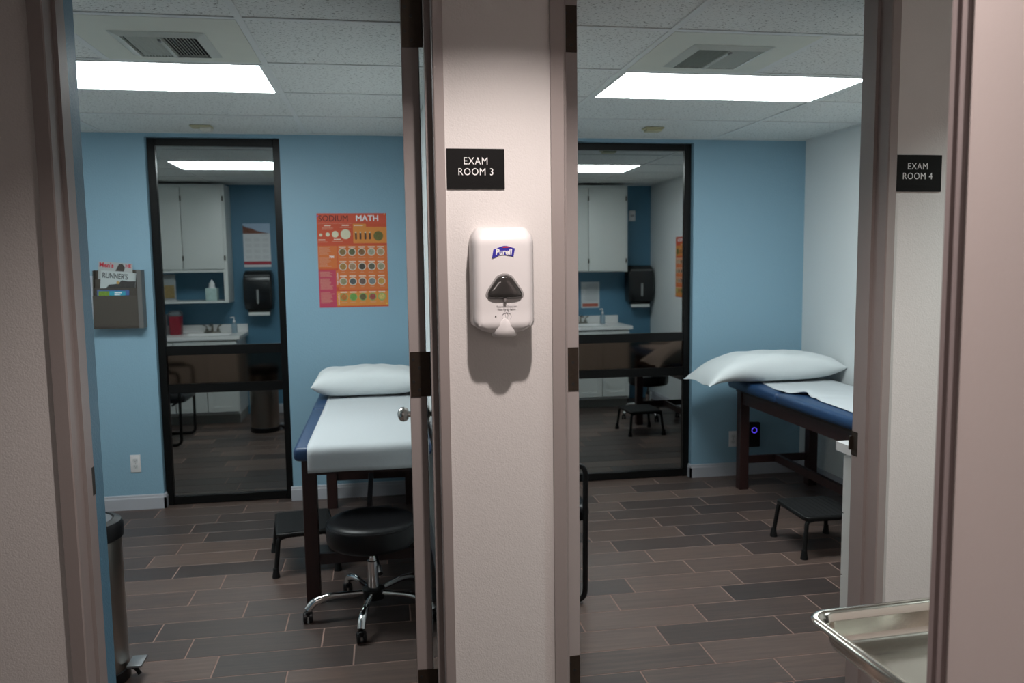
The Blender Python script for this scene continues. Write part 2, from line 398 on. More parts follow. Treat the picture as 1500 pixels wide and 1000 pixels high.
# ================================================================== CEILING FIXTURES
DIFF = mat('lit prismatic diffuser', (.93, 1.0, 1.0), .5, emit=ROOM_GLOW)
def troffer(x0, x1, y0, y1, z, label, em, group='recessed ceiling light panels'):
    t = thing('ceiling_light', label, 'light', ((x0+x1)/2, (y0+y1)/2, z), group=group); hx, hy = (x1-x0)/2, (y1-y0)/2
    b = B()
    for q in ((-hx, hx, -hy, -hy+.016), (-hx, hx, hy-.016, hy), (-hx, -hx+.016, -hy+.016, hy-.016), (hx-.016, hx, -hy+.016, hy-.016)): box(b, *q, -.004, .006)
    obj('light_frame', b, TBAR, t)
    bx('diffuser', em, t, -hx+.016, hx-.016, -hy+.016, hy-.016, -.001, .005)
    return t
troffer(-1.657, -.462, 3.652, 4.238, ZC-.001, 'glowing white ceiling panel light above the exam table beside the food poster', DIFF)
troffer(1.078, 2.273, 3.607, 4.188, ZC-.001, 'glowing white ceiling panel light in the room with the white side wall', DIFF)
troffer(-1.3, -.1, -1.3, -.7, H-.006, 'added ceiling panel behind the camera that lights the near wall', mat('added fill diffuser', (1, .86, .80), .5, emit=NEAR_GLOW), None)  # unseen panel, added so the near wall face gets light
# recessed hall downlight (its shadow falls under the sanitizer dispenser)
def downlight(x, y, label, watt, tint):
    t = thing('hall_downlight', label, 'light', (x, y, H), group='hall downlights')
    b = B(); n = 28; RR = [(.100, -.001), (.100, -.056), (.077, -.058), (.077, -.003)]
    rg = [[b.verts.new((r*math.cos(2*PI*i/n), r*math.sin(2*PI*i/n), z)) for i in range(n)] for r, z in RR]
    for P, Q in zip(rg, rg[1:]):
        for i in range(n): b.faces.new((P[i], P[(i+1) % n], Q[(i+1) % n], Q[i]))
    obj('can', b, mat('can paint', (.25, .25, .25), .5), t, smooth=40)
    b = B(); prism(b, circ(0, 0, .030, 28), -.0045, -.001); obj('lens', b, mat('lit downlight lens', (1, .88, .83), .5, emit=5), t)
    ld = bpy.data.lights.new('hall_lamp', 'AREA'); ld.shape = 'DISK'; ld.size = .056; ld.energy = watt; ld.color = tint
    lo = bpy.data.objects.new('hall_lamp', ld); col.objects.link(lo); lo.parent = t; lo.location = (0, 0, -.006)
downlight(.31, 1.33, 'round downlight on the hall ceiling above the sanitizer dispenser', HALL_WATT, (1, .88, .83))
downlight(2.25, 1.33, 'added round downlight brightening the wall by the EXAM ROOM 4 sign', HALL_WATT*.95, (.88, 1, .97))  # unseen second lamp, added to brighten and cool the wall by the sign
# ---- air vents on smooth panels
def vent(px0, px1, py0, py1, vx0, vx1, vy0, vy1, label):
    cx, cy = (vx0+vx1)/2, (vy0+vy1)/2
    t = thing('air_vent', label, 'vent', (cx, cy, ZC-.002), group='ceiling air vents')
    bx('mounting_panel', PANEL, t, px0-cx, px1-cx, py0-cy, py1-cy, -.001, .007)
    hx, hy = (vx1-vx0)/2, (vy1-vy0)/2; f = .035
    GR = mat('vent paint', (.52, .55, .51), .5)
    b = B(); P = rrect(-hx, hx, -hy, hy, .006, 2); n = len(P); Q = rrect(-hx+f, hx-f, -hy+f, hy-f, .004, 2)
    A = [b.verts.new((*p, -.002)) for p in P]; C = [b.verts.new((*q, -.013)) for q in Q]; D = [b.verts.new((*q, -.001)) for q in Q]
    for X, Y in ((A, C), (C, D)):
        for i in range(n): b.faces.new((X[i], X[(i+1) % n], Y[(i+1) % n], Y[i]))
    obj('grille_frame', b, GR, t)
    bx('duct_backing', mat('dark duct', (.012, .012, .012), .8), t, -hx+f, hx-f, -hy+f, hy-f, -.0018, -.001)
    bx('divider', GR, t, -.006, .006, -hy+f, hy-f, -.015, -.002)
    bx('damper_lever', mat('lever', (.25, .25, .24), .5), t, -.004, .004, -hy+f+.01, -hy+f+.035, -.022, -.013)
    for s in (-1, 1):
        x = .012
        while x < hx-f-.004:
            b = B(); d = -.005*s
            vs = [b.verts.new(v) for v in ((s*x, -hy+f, -.012), (s*x+.0014, -hy+f, -.012), (s*x+d+.0014, -hy+f, -.002), (s*x+d, -hy+f, -.002),
                                           (s*x, hy-f, -.012), (s*x+.0014, hy-f, -.012), (s*x+d+.0014, hy-f, -.002), (s*x+d, hy-f, -.002))]
            for q in ((0, 1, 2, 3), (7, 6, 5, 4), (0, 4, 5, 1), (1, 5, 6, 2), (2, 6, 7, 3), (3, 7, 4, 0)): b.faces.new([vs[i] for i in q])
            obj('slat', b, GR, t); x += .0115
    return t
vent(-1.046, -.464, 3.014, 3.626, -.93, -.60, 3.19, 3.55, 'louvred ceiling air vent on yellowish panel before the light above the food poster room')
vent(1.08, 1.664, 2.974, 3.581, 1.215, 1.555, 3.13, 3.50, 'louvred ceiling air vent on yellowish panel in the room with white side wall')
# ---- small yellowed ceiling sensors
def sensor(x, y, label, v):
    t = thing('ceiling_sensor', label, 'sensor', (x, y, ZC-.003), group='yellowed ceiling sensors')
    bx('base_plate', CREAM, t, -.06, .06, -.045, .045, -.008, .002, bev=.003)
    if v: bx('sensor_cover', mat('pale sensor cover', (.66, .65, .58), .5), t, -.005, .058, -.035, .035, -.028, -.008, bev=.005)
    else: bx('sensor_cover', CREAM, t, -.05, .05, -.036, .036, -.022, -.008, bev=.005)
sensor(-1.03, 5.27, 'small yellowed sensor with white cover on ceiling before the window by the magazine rack', 1)
sensor(1.71, 5.10, 'small all-yellow sensor box on ceiling before the window beside the pillow', 0)

# ================================================================== HALL THINGS
def sign(x, z, line2, label):
    t = thing('room_sign', label, 'sign', (x, HY, z), group='black room number signs')
    bx('sign_plate', mat('matte black sign', (.006, .006, .006), .55, spec=.12), t, -.0715, .0715, -.004, -.0002, -.0485, .0485)
    text('lettering', 'EXAM', .0245, (0, -.0042, .0105), WHITET, t, space=1.1, sx=.90)
    text('lettering', line2, .0245, (0, -.0042, -.0155), WHITET, t, space=1.1, sx=.90)
    b = B(); random.seed(3)
    for i in range(14):
        for j in range(3):
            if random.random() < .5: lathe(b, [(.0007, -.0046), (.0004, -.0052)], (-.033+i*.0052, 0, -.032-j*.0024), 6, 'Y')
    obj('braille', b, mat('matte black sign', (0, 0, 0)), t)
sign(.2365, 1.787, 'ROOM 3', 'black sign reading EXAM ROOM 3 above the hand sanitizer dispenser')
sign(1.434, 1.782, 'ROOM 4', 'black sign reading EXAM ROOM 4 beside the right hand doorway')
# ---- hand sanitizer dispenser
t = thing('hand_sanitizer_dispenser', 'white wall mounted hand sanitizer dispenser with blue logo badge', 'dispenser', (.2915, HY, 1.378))
def dsec(z):     # half width, depth
    h = .262; k = z/h
    wv = .076
    if k > .86: wv = .076 - .014*((k-.86)/.14)**2.2
    if k < .14: wv = .076 - .020*((.14-k)/.14)**1.6
    d = .088
    if k > .86: d = .088-.022*((k-.86)/.14)**2
    if k < .22: d = .088+.006*(.22-k)/.22
    return wv, d
def dring(z, wv, d, r=.022, back=0):
    pts = [(-wv, -back), (-wv, -d+r*1.4)]
    for i in range(1, 7):
        a = i/6*PI/2; pts.append((-wv+r*(1-math.cos(a)), -d+r*1.4*(1-math.sin(a))))
    pts += [(-x, y) for x, y in pts[::-1]]
    return [(x, y, z) for x, y in pts]
zs = [.026+i*.236/22 for i in range(23)]
b = B(); rings = []
w0, d0 = dsec(.026)
rings.append(dring(.010, .040, .080, .02)); rings.append(dring(.013, .052, .084))
rings += [dring(z, *dsec(z)) for z in zs]
rings.append(dring(.2635, .055, .060)); loft(b, rings); obj('body', b, WHITEP, t, smooth=50)
b = B(); loft(b, [[(x*s, -.066+y*s2, z) for x, y in circ(0, 0, 1, 24)] for z, s, s2 in ((.0, .029, .024), (.003, .031, .0285), (.016, .0300, .0300), (.028, .0255, .0298), (.037, .0185, .0292), (.044, .008, .0275))])
obj('nozzle_cover', b, WHITEP, t, smooth=60)
tri = [(-.052, .093), (.052, .093), (.014, .149), (-.014, .149)]
tp = fillet([(x, 0, z) for x, z in tri], .028, 8, True)
b = B(); loft(b, [[(p.x*s, y, (p.z-.114)*s+.114) for p in tp] for s, y in ((1.12, -.0870), (1.10, -.0895), (1.03, -.0900))]); obj('window_bezel', b, mat('grey bezel', (.30, .29, .29), .35), t)
b = B(); loft(b, [[(p.x*s, y, (p.z-.114)*s+.114) for p in tp] for s, y in ((1.0, -.0890), (.97, -.0945), (.8, -.098), (.4, -.0995))]); obj('sight_window', b, mat('smoky clear plastic', (.035, .033, .032), .12, coat=1), t, smooth=50)
b = B(); box(b, -.004, .004, -.096, -.089, .084, .092, bev=.001); box(b, -.032, .032, -.0975, -.096, .1045, .107, bev=.0005); obj('window_latch', b, mat('smoke latch', (.16, .15, .15), .3), t)
b = B(); prism(b, [(.042*math.cos(2*PI*i/28), -.036+.018*math.sin(2*PI*i/28)) for i in range(28)], .262, .2646); obj('top_window', b, mat('frosted grey plastic', (.36, .36, .35), .4), t)
lg = []
for i in range(13):
    u = i/12; lg.append((-.026+.052*u, .2135+.004*math.sin(u*2.2*PI/1.3-1.2)+.002*u))
lg2 = [(x+.0022, z-.0215-.001*math.sin(i)) for i, (x, z) in enumerate(lg)]
b = B(); prism(b, [(x-.0, z) for x, z in lg]+[(x-.006, z+.001) for x, z in lg2[::-1]], -.0896, -.0872, 'Y'); lgo = obj('logo_badge', b, mat('logo blue', (.035, .03, .33), .4), t)
b = B(); prism(b, [(-.006, .2152), (.004, .2172), (.014, .2165), (.016, .2152), (.008, .2140), (-.002, .2138)], -.0900, -.0893, 'Y'); obj('logo_swoosh', b, mat('logo red', (.6, .04, .05), .4), lgo)
text('logo_lettering', 'Purell', .0185, (-.0015, -.0900, .1978), WHITET, lgo, bold=.0006, shear=.12, sx=.92)
text('instruction_lettering', 'Automatic Dispenser', .0058, (.004, -.0893, .0725), GREYT, t)
text('instruction_lettering', 'Place Hands Below', .0058, (.004, -.0893, .0655), GREYT, t)
b = B()
for s in (-1, 1):
    tube(b, fillet([(.004+s*.002, -.0892, .058), (.004+s*.009, -.0892, .056), (.004+s*.012, -.0892, .048), (.004+s*.008, -.0893, .042)], .004, 3), .0005, 5)
    tube(b, fillet([(.004, -.0892, .060), (.004+s*.004, -.0892, .052), (.004+s*.001, -.0893, .045), (.004+s*.004, -.0893, .040)], .004, 3), .0005, 5)
    tube(b, fillet([(.004+s*.002, -.0892, .066), (.004+s*.005, -.0892, .061)], .004, 3), .0005, 5)
obj('hands_pictogram', b, GREYT, t)
b = B(); prism(b, circ(-.023, .050, .0017, 12), -.0905, -.088, 'Y'); obj('sensor_dot', b, DARKT, t)
# ---- steel tray on its stand, in the hall by the near doorway
TZ = 1.013
t = thing('instrument_tray', 'deep rectangular stainless steel tray with rolled rim beside the near doorway', 'tray', (.628, 1.135, TZ), math.radians(3))
def tring(ex, z, r): return [(x, y, z) for x, y in rrect(-ex, .34+ex, -.265-ex, ex, r, 7)]
b = B()
rings = [tring(-.006, -.008, .03), tring(.000, -.006, .032), tring(.004, -.002, .034), tring(.004, .002, .034), tring(.0, .005, .032), tring(-.006, .0045, .03), tring(-.012, .001, .028), tring(-.018, -.030, .026), tring(-.022, -.038, .022), tring(-.030, -.042, .018), tring(-.08, -.0425, .012)]
R = [[b.verts.new(p) for p in ring] for ring in rings]; n = len(R[0])
for A, C in zip(R, R[1:]):
    for i in range(n): b.faces.new((A[i], A[(i+1) % n], C[(i+1) % n], C[i]))
b.faces.new(R[-1])
under = [tring(-.006, -.008, .03), tring(-.015, -.009, .028), tring(-.0195, -.031, .026), tring(-.0235, -.040, .022), tring(-.031, -.044, .018), tring(-.08, -.0445, .012)]
U = [R[0]]+[[b.verts.new(p) for p in ring] for ring in under[1:]]
for A, C in zip(U, U[1:]):
    for i in range(n): b.faces.new((A[(i+1) % n], A[i], C[i], C[(i+1) % n]))
b.faces.new(U[-1][::-1])
obj('tray_body', b, mat('polished stainless', (.60, .585, .53), .16, 1, bump=.03, bscale=300), t, smooth=60)
t = thing('tray_stand', 'steel pole stand under the instrument tray', 'stand', (.80, 1.02, 0))
b = B(); box(b, -.12, .12, -.10, .10, TZ-.056, TZ-.0455, bev=.003); obj('support_plate', b, STEEL, t)
b = B(); lathe(b, [(.0125, .04), (.0125, TZ-.056)], n=16); obj('pole', b, CHROME, t, smooth=True)
for s in (-1, 1):
    b = B(); tube(b, [(-.16*s, -.12, .025), (0, 0, .045), (.16*s, -.12, .025)] if s > 0 else [(-.0, 0, .045), (0, .16, .025)], .012); obj('foot', b, CHROME, t, smooth=True)

# ================================================================== POSTERS (flat print, 18 x 24 inch)
def poster(loc, rz, label, group):
    t = thing('food_poster', label, 'poster', loc, rz, group)
    CR = [('poster red', (.60, .08, .035)), ('poster orange red', (.57, .075, .025)), ('poster orange', (.62, .150, .03)), ('poster amber', (.66, .235, .04)), ('poster magenta', (.50, .05, .10))]
    M = [mat(n, c, .55) for n, c in CR]
    def uv(x, y): return ((x-143)/572*.445-.2225, (887-y)/757*.61-.305)
    def patch(name, x0, y0, x1, y1, mt, d, r=0):
        a, c = uv(x0, y1), uv(x1, y0); b = B()
        pts = rrect(a[0], c[0], a[1], c[1], r, 3) if r else [(a[0], a[1]), (c[0], a[1]), (c[0], c[1]), (a[0], c[1])]
        prism(b, pts, -d, -d+.0004, 'Y'); return obj(name, b, mt, t)
    bx('sheet', M[1], t, -.2225, .2225, -.001, -.0002, -.305, .305)
    patch('header_band', 143, 130, 715, 212, M[0], .0014)
    patch('colour_block', 437, 240, 715, 370, M[3], .0014, .004)
    patch('colour_block', 437, 214, 545, 246, M[3], .0013, .003)
    patch('colour_block', 306, 388, 715, 746, M[2], .0014, .006)
    patch('colour_block', 285, 588, 310, 722, M[2], .0013, .004)
    patch('colour_block', 285, 757, 715, 876, M[3], .0014, .006)
    patch('colour_block', 143, 390, 300, 572, M[2], .0013, .003)
    patch('colour_block', 143, 586, 284, 887, M[4], .0013)
    text('title_lettering', 'SODIUM', .0545, (-.212, -.0018, .2545), mat('title brown', (.04, .008, .005), .6), t, 'LEFT', sx=.93)
    for q in (0, .0011, .0022): text('title_lettering', 'MATH', .0545, (.0235+q, -.0018-q*.01, .2545), WHITET, t, 'LEFT', sx=.98)
    def disc(name, x, y, r, mt, d, parent=t):
        u, v = uv(x, y); b = B(); prism(b, circ(u, v, r/572*.445, 20), -d, -d+.0005, 'Y'); return obj(name, b, mt, parent)
    SALT = mat('salt ball print', (.66, .62, .45), .6, var=.15, vscale=120)
    for x, y, r in ((172, 302, 12), (228, 298, 17), (290, 297, 27), (375, 297, 41)): disc('salt_picture', x, y, r, SALT, .0018)
    for x in (460, 497, 538, 575):
        u0, v0 = uv(x, 340); u1, v1 = uv(x, 285); b = B(); prism(b, rrect(u0-.006, u0+.006, v0, v1, .004, 3), -.0018, -.0013, 'Y'); o = obj('spoon_picture', b, mat('spoon print', (.07, .035, .02), .6), t)
        b = B(); prism(b, circ(u1, v1+.002, .0045, 10), -.0022, -.0016, 'Y'); obj('spoon_tip', b, SALT, o)
    disc('food_picture', 645, 312, 40, mat('food olive', (.14, .13, .03), .6, var=.5, vscale=90), .0018)
    foods = [(.22, .14, .05), (.10, .11, .05), (.20, .10, .04), (.33, .33, .24), (.40, .28, .16), (.35, .19, .05), (.35, .22, .13), (.06, .05, .04), (.10, .10, .07), (.28, .27, .17),
             (.27, .24, .13), (.08, .09, .09), (.14, .09, .07), (.17, .19, .19), (.50, .28, .06), (.45, .15, .03), (.14, .30, .06), (.12, .10, .04), (.33, .07, .06), (.55, .42, .12)]
    for r, y in enumerate((440, 558, 678, 805)):
        rim = mat('green rim', (.20, .38, .12), .6) if r == 3 else mat('pale rim', (.62, .55, .45), .6)
        for c, x in enumerate((345, 423, 503, 583, 660)):
            o = disc('food_picture', x, y, 33, rim, .0018)
            i = r*5+c; disc('food_print', x, y, 26, mat('food print %d' % i, foods[i], .6, var=.6, vscale=110), .0022, o)
    b = B(); b2 = B(); random.seed(11)                      # illegible small print: flat strips
    def line(bb, x0, x1, y, h=3.2):
        a, c = uv(x0, y+h), uv(x1, y-h); prism(bb, [(a[0], a[1]), (c[0], a[1]), (c[0], c[1]), (a[0], c[1])], -.0019, -.0014, 'Y')
    for y in (400, 518, 634, 757+8):
        for x in (345, 423, 503, 583, 660): line(b, x-28, x+28, y, 4.5)
    for y in (486, 604, 722, 848):
        for x in (345, 423, 503, 583, 660): line(b2, x-random.randint(12, 30), x+random.randint(12, 30), y, 2)
    for x, y in ((228, 228), (375, 226), (180, 342), (305, 338)): line(b, x-28, x+28, y, 4)
    for x, y in ((228, 246), (228, 256), (375, 242), (180, 358), (305, 354)): line(b2, x-45, x+45, y, 2)
    for y in range(400, 565, 11):
        if not 465 < y < 488: line(b2, 155, 155+random.randint(60, 100), y, 2)
    for y in list(range(600, 640, 9))+list(range(655, 745, 9))+list(range(768, 850, 10)): line(b2, 155, 155+random.randint(75, 112), y, 2)
    line(b2, 145, 437, 213, .8); line(b, 445, 520, 228, 3)
    obj('small_print', b, mat('pale print', (.75, .60, .48), .6), t); obj('fine_print', b2, mat('faint print', (.62, .30, .20), .6), t)
    text('figure_lettering', '75%', .019, (uv(255, 486)[0], -.0019, uv(255, 486)[1]), WHITET, t, bold=.0006)
    text('caption_lettering', 'high sodium', .016, (uv(303, 654)[0], -.0022, uv(303, 654)[1]), WHITET, t, rot=(PI/2, -PI/2, 0))
    text('caption_lettering', 'low sodium', .016, (uv(308, 818)[0], -.0022, uv(308, 818)[1]), WHITET, t, rot=(PI/2, -PI/2, 0))
    for x, y, c in ((150, 150, (.1, .1, .6)), (700, 138, (.7, .6, .1)), (700, 862, (.7, .6, .1))):
        disc('push_pin', x, y, 5, mat('pin %g' % c[2], c, .4), .006)
poster((-.181, BY, 1.582), 0, 'red and orange SODIUM MATH food poster on blue wall above the exam table', 'sodium posters')
poster((XR4, 3.285, 1.487), -PI/2, 'red and orange food poster on white side wall, seen reflected in window', 'sodium posters')

# ================================================================== BACK WALL THINGS, ROOM 3
# ---- magazine rack (two stacked pockets)
RK = mat('taupe plastic rack', (.060, .050, .040), .5)
t = thing('magazine_rack', 'taupe plastic wall rack with two magazine pockets left of dark window', 'rack', (-1.628, BY, 1.177))
hw = .132; dp = .085
bx('back_plate', RK, t, -hw, hw, -.006, -.0005, .0, .362)
b = B(); prism(b, [(-.006, 0), (-dp, .0), (-dp, .006), (-dp+.004, .36), (-.006, .362)], hw-.003, hw+.024, 'X'); obj('side_panel', b, mat('grey rack side', (.12, .12, .117), .5), t)
b = B(); prism(b, [(-.006, 0), (-dp+.01, .0), (-dp, .02), (-.045, .36), (-.006, .362)], -hw-.004, -hw, 'X'); obj('side_panel', b, RK, t)
bx('pocket_front', RK, t, -hw, hw-.003, -dp, -dp+.004, .016, .205, bev=.0015, seg=1)
bx('pocket_front', RK, t, -hw, hw-.003, -dp+.035, -dp+.039, .19, .252, bev=.0015, seg=1)
bx('pocket_front', RK, t, -hw, hw-.003, -.03, -.026, .25, .308, bev=.0015, seg=1)
b = B(); prism(b, [(-.004, .0), (-dp+.01, .0), (-dp, .016), (-dp+.003, .018), (-.006, .006)], -hw, hw-.003, 'X'); obj('pocket_floor', b, mat('rack lip', (.10, .085, .07), .5), t)
def magazine(name, label, loc, wd, ht, lean, roll, th, cover, extra):
    t = thing(name, label, 'magazine', loc, 0, 'magazines in the wall rack'); t.rotation_euler = (lean, roll, 0)
    bx('pages', mat('page edges', (.55, .55, .52), .8), t, -wd/2+.001, wd/2-.002, .0006, th, .001, ht-.001)
    bx('cover', cover, t, -wd/2, wd/2, -.0004, .0006, 0, ht)
    extra(t)
def mx1(t):
    text('title_lettering', "Men's", .040, (-.095, -.0008, .180), mat('title red', (.5, .01, .03), .5), t, 'LEFT', bold=.0012, sx=.9)
    b = B(); prism(b, [(.0, .16), (.02, .205), (.04, .208), (.055, .185), (.05, .16)], -.001, -.0005, 'Y'); obj('cover_photo', b, mat('dark hair print', (.05, .04, .035), .6), t)
    text('title_lettering', 'HE', .03, (.058, -.0008, .186), mat('title red', (.5, .01, .03), .5), t, 'LEFT', bold=.0012, sx=.9)
def mx2(t):
    text('title_lettering', "RUNNER'S", .046, (-.094, -.0008, .156), DARKT, t, 'LEFT', bold=.0008, sx=.70)
    b = B(); prism(b, [(-.095, .06), (-.05, .115), (.0, .125), (.02, .148), (.06, .146), (.1015, .150), (.1015, .06)], -.0008, -.0005, 'Y'); obj('cover_photo', b, mat('photo dark', (.035, .033, .032), .5, var=.5, vscale=30), t)
    b = B(); prism(b, circ(.0, .132, .010, 10), -.0010, -.0005, 'Y'); obj('cover_detail', b, mat('photo tan', (.42, .26, .08), .5), t)
def mx3(t):
    b = B(); prism(b, rrect(-.085, -.022, .14, .205, .003, 2), -.0010, -.0005, 'Y'); obj('cover_photo', b, mat('leaf green print', (.14, .24, .02), .5, var=.5, vscale=80), t)
    b = B(); prism(b, rrect(-.022, .072, .14, .205, .003, 2), -.0010, -.0005, 'Y'); obj('cover_panel', b, mat('cyan print', (.03, .30, .42), .5), t)
    b = B()
    for i, z in enumerate((.192, .18)): prism(b, [(.008, z), (.05-.01*i, z), (.05-.01*i, z+.006), (.008, z+.006)], -.0014, -.0009, 'Y')
    obj('small_print', b, WHITET, t)
magazine('magazine', 'topmost magazine in the rack with red title lettering, leaning behind another', (-1.652, BY-.018, 1.374), .20, .213, math.radians(0), math.radians(5), .004, mat('grey cover', (.38, .40, .40), .35, var=.2, vscale=15), mx1)
magazine('magazine', 'magazine with black RUNNER title and folded cover in the upper rack pocket', (-1.634, BY-.043, 1.330), .205, .20, math.radians(-1.5), math.radians(6), .006, mat('pale cover', (.45, .50, .50), .35), mx2)
magazine('magazine', 'blue bordered magazine with green and cyan cover in the lower rack pocket', (-1.648, BY-.078, 1.205), .185, .212, math.radians(-4), math.radians(1), .004, mat('blue border cover', (.06, .11, .30), .35), mx3)
t = thing('notice_sheet', 'white paper notice half hidden behind the magazine rack', 'notice', (-1.795, BY, 1.37))
bx('sheet', mat('notice paper', (.55, .60, .68), .7), t, -.10, .06, -.0010, -.0002, -.135, .135)
b = B()
for z in (.085, -.04): prism(b, [(-.004, z), (.003, z-.002), (.002, z+.006), (-.003, z+.007)], -.0016, -.0009, 'Y')
obj('printed_mark', b, mat('green mark', (.10, .22, .15), .6), t)
# ---- outlets
def outlet(loc, label):
    t = thing('wall_outlet', label, 'outlet', loc, group='white wall outlets')
    bx('cover_plate', WHITEP, t, -.031, .031, -.006, -.0003, -.057, .057, bev=.002)
    for z in (-.02, .02):
        b = B(); prism(b, rrect(-.0165, .0165, z-.014, z+.014, .008, 4), -.0085, -.005, 'Y'); r = obj('receptacle', b, mat('receptacle white', (.6, .6, .6), .4), t)
        b = B(); box(b, -.0075, -.0055, -.009, -.0083, z-.002, z+.007); box(b, .0055, .0075, -.009, -.0083, z-.002, z+.006); prism(b, circ(0, z-.007, .0025, 8), -.009, -.0083, 'Y'); obj('slots', b, DARKT, r)
    b = B(); prism(b, circ(0, 0, .003, 8), -.0068, -.0055, 'Y'); obj('screw', b, STEEL, t)
outlet((-1.592, BY, .302), 'white duplex wall outlet below the magazine rack')
outlet((2.470, BY, .268), 'white duplex wall outlet partly behind the exam table leg near air freshener')
t = thing('plug_in_device', 'black box with glowing blue violet ring under the exam table', 'device', (2.612, BY, .300))
bx('housing', BLKPL, t, -.048, .048, -.05, -.0005, -.09, .09, bev=.008)
b = B(); tube(b, [(.019*math.cos(2*PI*i/20), -.052, .035+.019*math.sin(2*PI*i/20)) for i in range(20)], .0022, 6, True); part_label(obj('light_ring', b, mat('blue violet led', (.10, .06, .9), .4, emit=1.1), t), 'glowing blue ring')

# ================================================================== FURNITURE BUILDERS
def exam_table(x0, x1, y0, y1, split, label):
    cx, cy = (x0+x1)/2, (y0+y1)/2
    t = thing('exam_table', label, 'exam table', (cx, cy, 0), group='navy exam tables')
    a, c, d, e = x0-cx, x1-cx, y0-cy, y1-cy; s = split-cy
    bx('pad', NAVY, t, a, c, d, s-.002, .682, .748, bev=.024, seg=4)
    part_label(bx('head_pad', NAVY, t, a, c, s+.002, e, .682, .750, bev=.024, seg=4), 'head section of the pad')
    i = .028; lw = .064
    for X in (a+i, c-i-lw):
        for Y in (d+.07, e-.10-lw): bx('leg', MAHOG, t, X, X+lw, Y, Y+lw, 0, .682, bev=.003, seg=1)
    for X in (a+i+.012, c-i-.034):
        bx('side_apron', MAHOG, t, X, X+.022, d+.07+lw, e-.10-lw, .590, .681)
    for Y in (d+.08, e-.10-lw+.02):
        bx('end_apron', MAHOG, t, a+i+lw, c-i-lw, Y, Y+.022, .600, .681)
        bx('end_stretcher', MAHOG, t, a+i+lw, c-i-lw, Y+.01, Y+.032, .175, .225)
    bx('centre_stretcher', MAHOG, t, -.014, .014, d+.112, e-.10-lw+.03, .175, .225)
    bx('deck', mat('dark deck', (.02, .012, .010), .7), t, a+.03, c-.03, d+.08, e-.08, .666, .6815)
    return t
exam_table(-.412, .205, 3.725, 5.46, 4.75, 'navy padded exam table with mahogany legs below the food poster')
exam_table(2.328, 2.95, 3.62, 5.335, 4.63, 'navy padded exam table with mahogany legs against the white side wall')
def sheet(name, label, fn, nu, nv, mt, cat, group, thick=.0012):
    b = B(); grid(b, fn, nu, nv); o = obj(name, b, mt, None, smooth=True)
    md = o.modifiers.new('thick', 'SOLIDIFY'); md.thickness = thick; md.offset = 1
    return tag(o, label, cat, group)
# paper over table 3: runs the length and hangs over the near end
def p3(u, v):
    x = -.345+u*.54; L = 1.66; s = v*(L+.105); yn = 3.722
    y, z = 5.38-s, .7515+.0012*math.sin(7*u+9*v)*math.sin(23*v+2*u)
    if s > L-.03:
        a = min(1, (s-(L-.03))/.05)*PI/2; y = 5.38-(L-.03)-.032*math.sin(a); z = .7515-.032*(1-math.cos(a))
        ex = max(0, s-(L+.02)); z -= ex; y -= .004+.004*math.sin(11*u+1)
    z -= 0
    return (x+.004*math.sin(5*v), y, z)
sheet('table_paper', 'white paper strip covering exam table and hanging over its end', p3, 24, 90, PAPER, 'paper', 'table papers')
PL = [(5.25, 2.44), (5.14, 2.449), (4.85, 2.405), (4.66, 2.370), (4.58, 2.40), (4.50, 2.462), (4.40, 2.452), (4.32, 2.436), (4.15, 2.425), (3.95, 2.412), (3.66, 2.405)]
def pl(y):
    for (ya, xa), (yb, xb) in zip(PL, PL[1:]):
        if yb <= y <= ya: return xa+(xb-xa)*(ya-y)/(ya-yb)
    return PL[-1][1]
def p4(u, v):
    y = 5.25-v*1.59; xl = pl(y); x = xl+u*(2.925-xl)
    r = math.exp(-((y-4.50)/.16)**2); z = .7525+.010*r*(1-u)**2*(1+math.sin(38*y+6*u))+.0012*math.sin(19*v+5*u)
    return (x, y, z)
sheet('table_paper', 'rumpled white paper strip on the exam table beside the white wall', p4, 20, 110, PAPER, 'paper', 'table papers')
# ---- pillows
def pillow(label, loc, wx, wy, th, rz, flap, seed, tilt=0):
    random.seed(seed); ph = [random.random()*6 for _ in range(8)]
    b = B(); n1, n2 = 44, 30
    def surf(u, v, sgn):
        a, c = 2*u-1, 2*v-1
        e = max(0, 1-abs(a)**(3.4 if flap else 5.5))**.55*max(0, 1-abs(c)**3.2)**.5
        pin = 1-.07*(1-abs(c)**2)*abs(a)**6
        x = a*wx/2*pin; y = c*wy/2*(1-.08*(1-a*a)*abs(c)**6)
        wr = .006*math.sin(6*a+4*c+ph[0])*math.sin(4*c+ph[1]) + .0025*math.sin(13*a-8*c+ph[2])
        z = th*(.56 if sgn > 0 else .44)*e*sgn + (wr*e if sgn > 0 else 0)
        if flap and a < -.42:
            k = (-.42-a)/.58
            z = z*(1-.35*k) ; y *= 1+.10*k; z -= .055*k*k*sgn*0 + .085*k**2
            z += .006*k*math.sin(5*c+ph[3]); x -= .05*k
        z += .44*th
        return (x, y, z)
    top = [[b.verts.new(surf(i/n1, j/n2, 1)) for j in range(n2+1)] for i in range(n1+1)]
    bot = [[top[i][j] if i in (0, n1) or j in (0, n2) else b.verts.new(surf(i/n1, j/n2, -1)) for j in range(n2+1)] for i in range(n1+1)]
    for i in range(n1):
        for j in range(n2):
            b.faces.new((top[i][j], top[i+1][j], top[i+1][j+1], top[i][j+1]))
            q = (bot[i][j], bot[i][j+1], bot[i+1][j+1], bot[i+1][j])
            if len(set(q)) == 4 and not b.faces.get(q): b.faces.new(q)
    o = tag(obj('pillow', b, LINEN, None, smooth=80), label, 'pillow', 'white pillows'); o.location = loc; o.rotation_euler = (0, tilt, rz)
    return o
pillow('white covered pillow on the exam table below the food poster', (-.105, 5.20, .756), .66, .42, .17, 0, False, 2)
